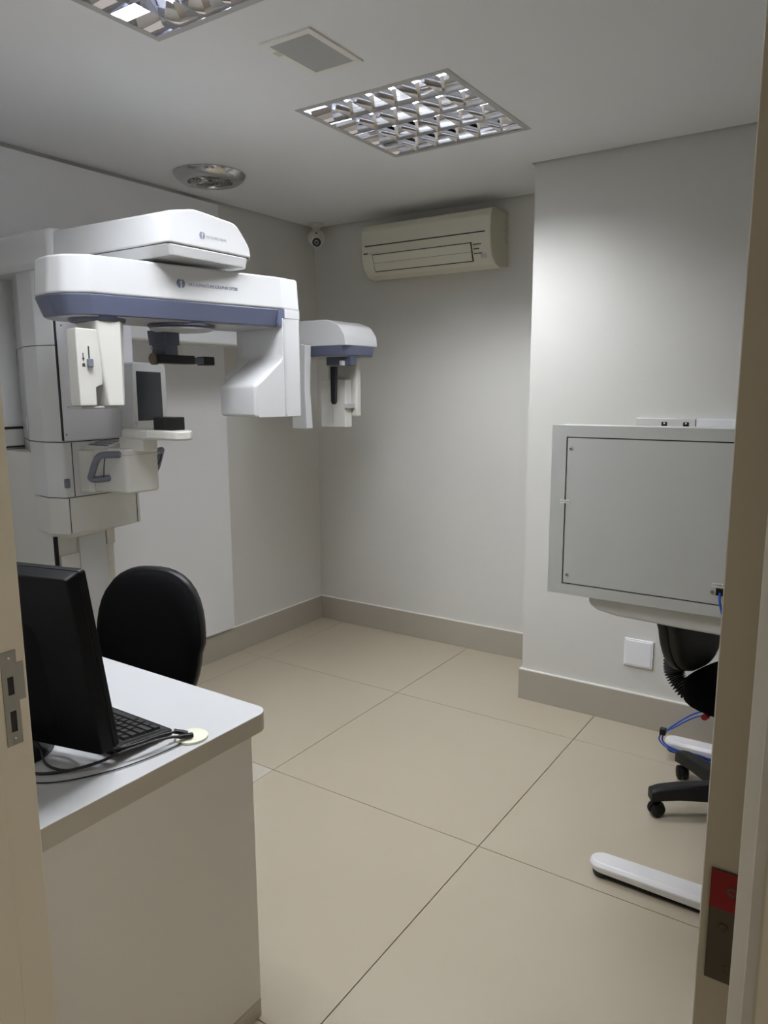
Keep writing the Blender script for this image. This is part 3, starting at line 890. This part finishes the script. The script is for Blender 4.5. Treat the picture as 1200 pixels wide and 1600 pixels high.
# ------------------------------------------------------------------ office chairs
def chair(name, label, center, back_ang, zb0, zb1, wdt, dist, star, seat_z=.46, gaiter=False, back_mat='fabric'):
    """back_ang: direction from seat centre to the backrest"""
    t = thing(name, label, 'chair', (*center, 0), 'black office chairs')
    d = V((math.cos(back_ang), math.sin(back_ang), 0))
    s = V((-d.y, d.x, 0))
    c = V((*center, 0))
    H = zb1 - zb0
    lean = .10
    def bf(a, b, o):          # a sideways, b height above bottom, o outwards (away from the sitter)
        return c + d * (dist + o + lean * b + .10 * a * a * -1.0) + s * a + V((0, 0, zb0 + b))
    outline = []
    K = 44
    for k in range(K):
        a = 2 * math.pi * k / K
        x, y = math.cos(a), math.sin(a)
        p = 2.6
        rr = (abs(x) ** p + abs(y) ** p) ** (-1 / p)
        yy_ = rr * y
        ww = 1.0 - .10 * (1 - yy_) / 2 if yy_ < 0 else 1.0
        outline.append((rr * x * wdt / 2 * ww, H / 2 + yy_ * H / 2))
    def loft(nm, layers, material):
        bm = bmesh.new()
        rings = []
        for (sc, o) in layers:
            rings.append([bm.verts.new(bf(p[0] * sc, H / 2 + (p[1] - H / 2) * sc, o)) for p in outline])
        for i in range(len(rings) - 1):
            for k in range(K):
                bm.faces.new((rings[i][k], rings[i][(k + 1) % K], rings[i + 1][(k + 1) % K], rings[i + 1][k]))
        for R_, o, in ((rings[0], layers[0][1]), (rings[-1], layers[-1][1])):
            v = bm.verts.new(bf(0, H / 2, o))
            for k in range(K):
                bm.faces.new((R_[k], R_[(k + 1) % K], v))
        return finish(nm, bm, material, t, angle=60)
    loft('backrest', [(.45, -.060), (.80, -.058), (.92, -.050), (.965, -.036), (.97, -.018)], back_mat)
    sh = loft('back_shell', [(.965, -.020), (.985, -.019), (1.0, -.012), (1.0, .006), (.97, .016), (.85, .024), (.5, .028)], 'black')
    # seat
    so = []
    for k in range(40):
        a = 2 * math.pi * k / 40
        x, y = math.cos(a), math.sin(a)
        rr = (abs(x) ** 3 + abs(y) ** 3) ** (-1 / 3)
        so.append((rr * x * .215, rr * y * .225))
    bm = bmesh.new()
    sc3 = c - d * (.05 if gaiter else .02)
    rings = []
    for sc, z in ((.80, seat_z - .045), (.97, seat_z - .038), (1.0, seat_z - .012), (.98, seat_z + .018), (.88, seat_z + .034), (.4, seat_z + .038)):
        rings.append([bm.verts.new(sc3 + d * p[0] * sc + s * p[1] * sc + V((0, 0, z))) for p in so])
    for i in range(len(rings) - 1):
        for k in range(40):
            bm.faces.new((rings[i][k], rings[i][(k + 1) % 40], rings[i + 1][(k + 1) % 40], rings[i + 1][k]))
    bm.faces.new(rings[0]); bm.faces.new(rings[-1])
    finish('seat', bm, 'fabric', t, angle=60)
    box('seat_mechanism', -.09, .09, -.07, .07, seat_z - .085, seat_z - .04, 'black', t, bevel=.008, fr=lambda a, b, h: c + d * a + s * b + V((0, 0, h)))
    # back bar (with ribbed sleeve)
    z0 = seat_z - .065
    path = smooth_path([c + d * .06 + V((0, 0, z0)), c + d * (dist - .02) + V((0, 0, z0 - .012)), c + d * (dist + .045) + V((0, 0, z0 + .03)), c + d * (dist + .06) + V((0, 0, z0 + .10)), c + d * (dist + .045 + lean * .1) + V((0, 0, zb0 + H * .45))], 10)
    if gaiter:
        L = len(path)
        dense = []
        for i in range(L - 1):
            for k in range(4):
                dense.append(path[i].lerp(path[i + 1], k / 4))
        rad_ = [.030 + .007 * math.sin(i * 2 * math.pi / 5.0) for i in range(len(dense))]
        bm = bmesh.new()
        add_tube(bm, dense, .03, 14, True, rad_)
        finish('ribbed_sleeve', bm, 'rubber', t, angle=80)
        # adjustment lever with a red end
        tube('lever', [c + d * .04 + s * .02 + V((0, 0, z0 + .01)), c + d * .02 + s * .222 + V((0, 0, z0 + .022))], .006, 'black', t, n=8)
        lv = tube('lever_grip', [c + d * .022 + s * .214 + V((0, 0, z0 + .021)), c + d * .019 + s * .240 + V((0, 0, z0 + .026))], .010, 'red', t, n=10)
        lv['label'] = 'small red lever grip'
    else:
        tube('back_bar', path, .018, 'black', t, n=10)
    lathe('gas_lift', [(.028, .075), (.028, .25), (.018, .25), (.018, seat_z - .08)], c, 'black', t, n=20)
    lathe('hub', [(.045, .052), (.050, .095), (.036, .115), (0, .115)], c, 'black', t, n=24)
    for k in range(5):
        a = star + 2 * math.pi * k / 5
        sd = V((math.cos(a), math.sin(a), 0))
        ss = V((-sd.y, sd.x, 0))
        bm = bmesh.new()
        rings = []
        for (q, w_, zt_, zb_) in ((.03, .030, .125, .060), (.10, .028, .125, .066), (.20, .027, .120, .070), (.262, .026, .112, .066), (.294, .023, .102, .060)):
            o = c + sd * q
            rings.append([bm.verts.new(o + ss * x_ + V((0, 0, z_))) for x_, z_ in ((-w_, zb_), (w_, zb_), (w_, zt_ - .008), (w_ * .6, zt_), (-w_ * .6, zt_), (-w_, zt_ - .008))])
        for i in range(4):
            for j in range(6):
                bm.faces.new((rings[i][j], rings[i][(j + 1) % 6], rings[i + 1][(j + 1) % 6], rings[i + 1][j]))
        bm.faces.new(rings[0]); bm.faces.new(rings[-1])
        leg = finish('leg', bm, 'black', t, bevel=.004, seg=2, angle=25)
        o = c + sd * .276
        ca_ = a + 1.1 + k * .7
        wd = V((math.cos(ca_), math.sin(ca_), 0))
        wn = V((-wd.y, wd.x, 0))
        wc = o + wn * .008
        for sg in (-1, 1):
            fr = lambda p, q, h, sg=sg: V((wc.x, wc.y, .0255)) + wn * p + V((0, 0, q)) + wd * (sg * (.005 + h))
            lathe('caster_wheel', [(.0252, 0), (.0252, .012), (.020, .016), (0, .016)], (0, 0, 0), 'black', leg, n=22, fr=fr)
        hp_ = []
        for i in range(13):
            an = math.radians(-10 + 200 * i / 12)
            hp_.append((.0295 * math.cos(an), .0295 * math.sin(an)))
        prism('caster_hood', hp_, -.0045, .0045, 'black', leg, fr=lambda p, q, h: V((wc.x, wc.y, .0255)) + wn * p + V((0, 0, q)) + wd * h)
    return t
chair('office_chair', 'black upholstered office chair behind the white desk', (-1.850, 1.312), math.radians(111), .44, .918, .375, .185, math.radians(20), seat_z=.45)
chair('office_chair', 'black wheeled office chair with ribbed sleeve under the grey console', (-.315, 2.657), math.radians(165), .492, .90, .40, .192, math.radians(140), seat_z=.475, gaiter=True, back_mat='chairgrey')

# ------------------------------------------------------------------ grey console on a white stand
cxm = -0.285
t = thing('equipment_console', 'large grey enamel equipment cabinet on a white stand, half hidden by the door', 'cabinet', (cxm, 2.45, 0))
yf = 2.10
z0, z1, x0, x1 = .870, 1.376, -.809, .239
def cf(a, b, d):
    return V((a, yf + d, b))
# frame around a recessed back panel
bm = bmesh.new()
iw0, iw1, iz0, iz1 = -.765, .195, .901, 1.343
for r_ in ((x0, x1, z0, iz0), (x0, x1, iz1, z1), (x0, iw0, iz0, iz1), (iw1, x1, iz0, iz1)):
    add_box(bm, r_[0], r_[1], r_[2], r_[3], 0, .02, cf)
bmesh.ops.remove_doubles(bm, verts=bm.verts, dist=1e-5)
dead = [f for f in bm.faces if all(len(e.link_faces) > 2 for e in f.edges)]
finish('cabinet_frame', bm, 'boxgrey', t, smooth=False)
prism('cabinet_body', rounded(rect(x0 + .001, x1 - .001, z0 + .001, z1 - .001), .006, 3), .012, .110, 'boxlight', t, fr=cf, bevel=.005)
box('panel_gap', iw0 - .001, iw1 + .001, iz0 - .001, iz1 + .001, .008, .013, 'seam', t, fr=cf)
bp2 = box('back_panel', iw0 + .0035, iw1 - .0035, iz0 + .0035, iz1 - .0035, .0015, .011, 'boxgrey', t, fr=cf, bevel=.0012)
for (x, z) in ((-.751, 1.310), (-.749, .930), (-.344, .938)):
    lathe('screw', [(.0050, 0), (.0050, .002), (.0038, .0035), (0, .004)], (0, 0, 0), 'chrome', bp2, n=14, fr=lambda a, b, h, x=x, z=z: cf(x + a, z + b, .0015 - h))
lb_ = box('paper_label', -.777, -.748, 1.1465, 1.1570, -.0012, .0002, 'caulk', t, fr=cf)
text('label_print', 'ACIONO', .0070, cf(-.776, 1.1492, -.0013), (1, 0, 0), (0, 0, 1), 'printdark', t, depth=.0002)
prt = box('network_port', -.3345, -.3125, .9305, .9500, -.0012, .003, 'black', t, fr=cf)
box('port_label', -.346, -.300, .9525, .9640, .0002, .0016, 'caulk', t, fr=cf)
text('port_lettering', 'COMPUTER', .0080, cf(-.344, .9555, .0001), (1, 0, 0), (0, 0, 1), 'printdark', t, depth=.0002)
# boat-shaped tray under the cabinet
tray = rounded([(-.688, z0 + .002), (-.685, .846), (-.660, .829), (-.60, .820), (-.43, .815), (-.285, .813), (-.14, .815), (.03, .820), (.09, .829), (.115, .846), (.118, z0 + .002)], [0, .015, .03, .05, .1, .2, .1, .05, .03, .015, 0], 4)
prism('tray', tray, .018, .42, 'boxlight', t, fr=cf, bevel=.008, seg=3, angle=50)
# stand: two white feet, two posts, beam
for yy_ in (2.10, 3.045):
    L = rounded([(-.640, yy_ - .040), (-.05, yy_ - .042), (.07, yy_ - .040), (.07, yy_ + .040), (-.05, yy_ + .042), (-.640, yy_ + .040)], [.038, 0, .038, .038, 0, .038], 6)
    bm = bmesh.new()
    def zt_(x):
        u = min(1, abs(x - cxm) / .36)
        return .060 - .010 * u ** 2
    lo_ = [bm.verts.new((x * .99 + cxm * .01, yy_ + (y - yy_) * .9, max(.012, .012 + .012 * max(0, (abs(x - cxm) - .22) / .13)))) for x, y in L]
    hi_ = [bm.verts.new((x, y, zt_(x) - .012)) for x, y in L]
    tp_ = [bm.verts.new((x * .985 + cxm * .015, yy_ + (y - yy_) * .72, zt_(x))) for x, y in L]
    n = len(L)
    for A_, B_ in ((lo_, hi_), (hi_, tp_)):
        for i in range(n):
            bm.faces.new((A_[i], A_[(i + 1) % n], B_[(i + 1) % n], B_[i]))
    bm.faces.new(lo_); bm.faces.new(tp_)
    ft = finish('foot', bm, 'footwhite', t, bevel=.004, seg=2, angle=35)
    for x in (-.600, .035):
        lathe('rubber_pad', [(.028, .0002), (.030, .006), (.030, .026), (0, .026)], (x, yy_, 0), 'rubber', ft, n=22)
    box('under_rail', -.58, .03, yy_ - .026, yy_ + .026, .004, .016, 'black', ft)
    yp = yy_ + (.06 if yy_ < 2.5 else 0)
    box('post', cxm - .015, cxm + .065, yp - .03, yp + .03, .055, .80, 'footwhite', t, bevel=.006)
box('crossbeam', cxm, cxm + .05, 2.12, 3.045, .74, .80, 'footwhite', t, bevel=.004)

# blue network cable
bl = tube('network_cable', smooth_path([(-.3235, 2.097, .938), (-.3190, 2.078, .915), (-.300, 2.066, .860), (-.285, 2.070, .80), (-.29, 2.30, .55), (-.37, 2.75, .36), (-.445, 2.90, .272), (-.52, 2.95, .215), (-.593, 2.955, .145), (-.628, 2.955, .098), (-.622, 2.95, .066), (-.57, 2.945, .052), (-.47, 2.955, .046), (-.36, 2.96, .01), (-.2, 2.96, .006)], 8), .0032, 'bluecable', None, n=8)
tag(bl, 'blue network cable plugged into the grey console, looping to the floor', 'cable')
bl2 = tube('network_cable', smooth_path([(-.25, 2.50, .45), (-.35, 2.76, .37), (-.43, 2.90, .262), (-.515, 2.948, .203), (-.590, 2.948, .140), (-.634, 2.948, .104), (-.636, 2.943, .072), (-.58, 2.937, .047), (-.47, 2.947, .038), (-.36, 2.95, .018), (-.2, 2.95, .006)], 8), .0030, 'bluecable', None, n=8)
tag(bl2, 'second blue network cable strapped alongside, nearer the floor', 'cable')
ck = box('cable_clip', -.641, -.617, 2.938, 2.962, .100, .128, 'black', None, bevel=.004)
tag(ck, 'small black clip holding the blue cables together', 'clip')

# wall plate and trunking on the recess wall
t = thing('wall_plate', 'square white blank wall plate above the skirting', 'wall plate', (-.80, YC, .272))
box('plate', -.8635, -.7395, YC - .010, YC - .0003, .272, .397, 'outlet', t, bevel=.003)
box('cover', -.856, -.747, YC - .0125, YC - .009, .279, .390, 'outlet', t, bevel=.0015)
t = thing('wall_trunking', 'white wall trunking with two black sockets behind the grey console', 'trunking', (-.4, YC, 1.27))
box('socket_section', -.857, -.622, YC - .032, YC - .0003, 1.270, 1.358, 'boxlight', t, bevel=.003)
box('channel', -.620, .30, YC - .030, YC - .0003, 1.270, 1.358, 'outlet', t, bevel=.003)
for x in (-.742, -.658):
    so_ = box('socket', x - .011, x + .011, YC - .0335, YC - .030, 1.322, 1.344, 'black', t)
    box('socket_pin', x - .003, x + .003, YC - .0345, YC - .0334, 1.336, 1.342, 'caulk', so_)
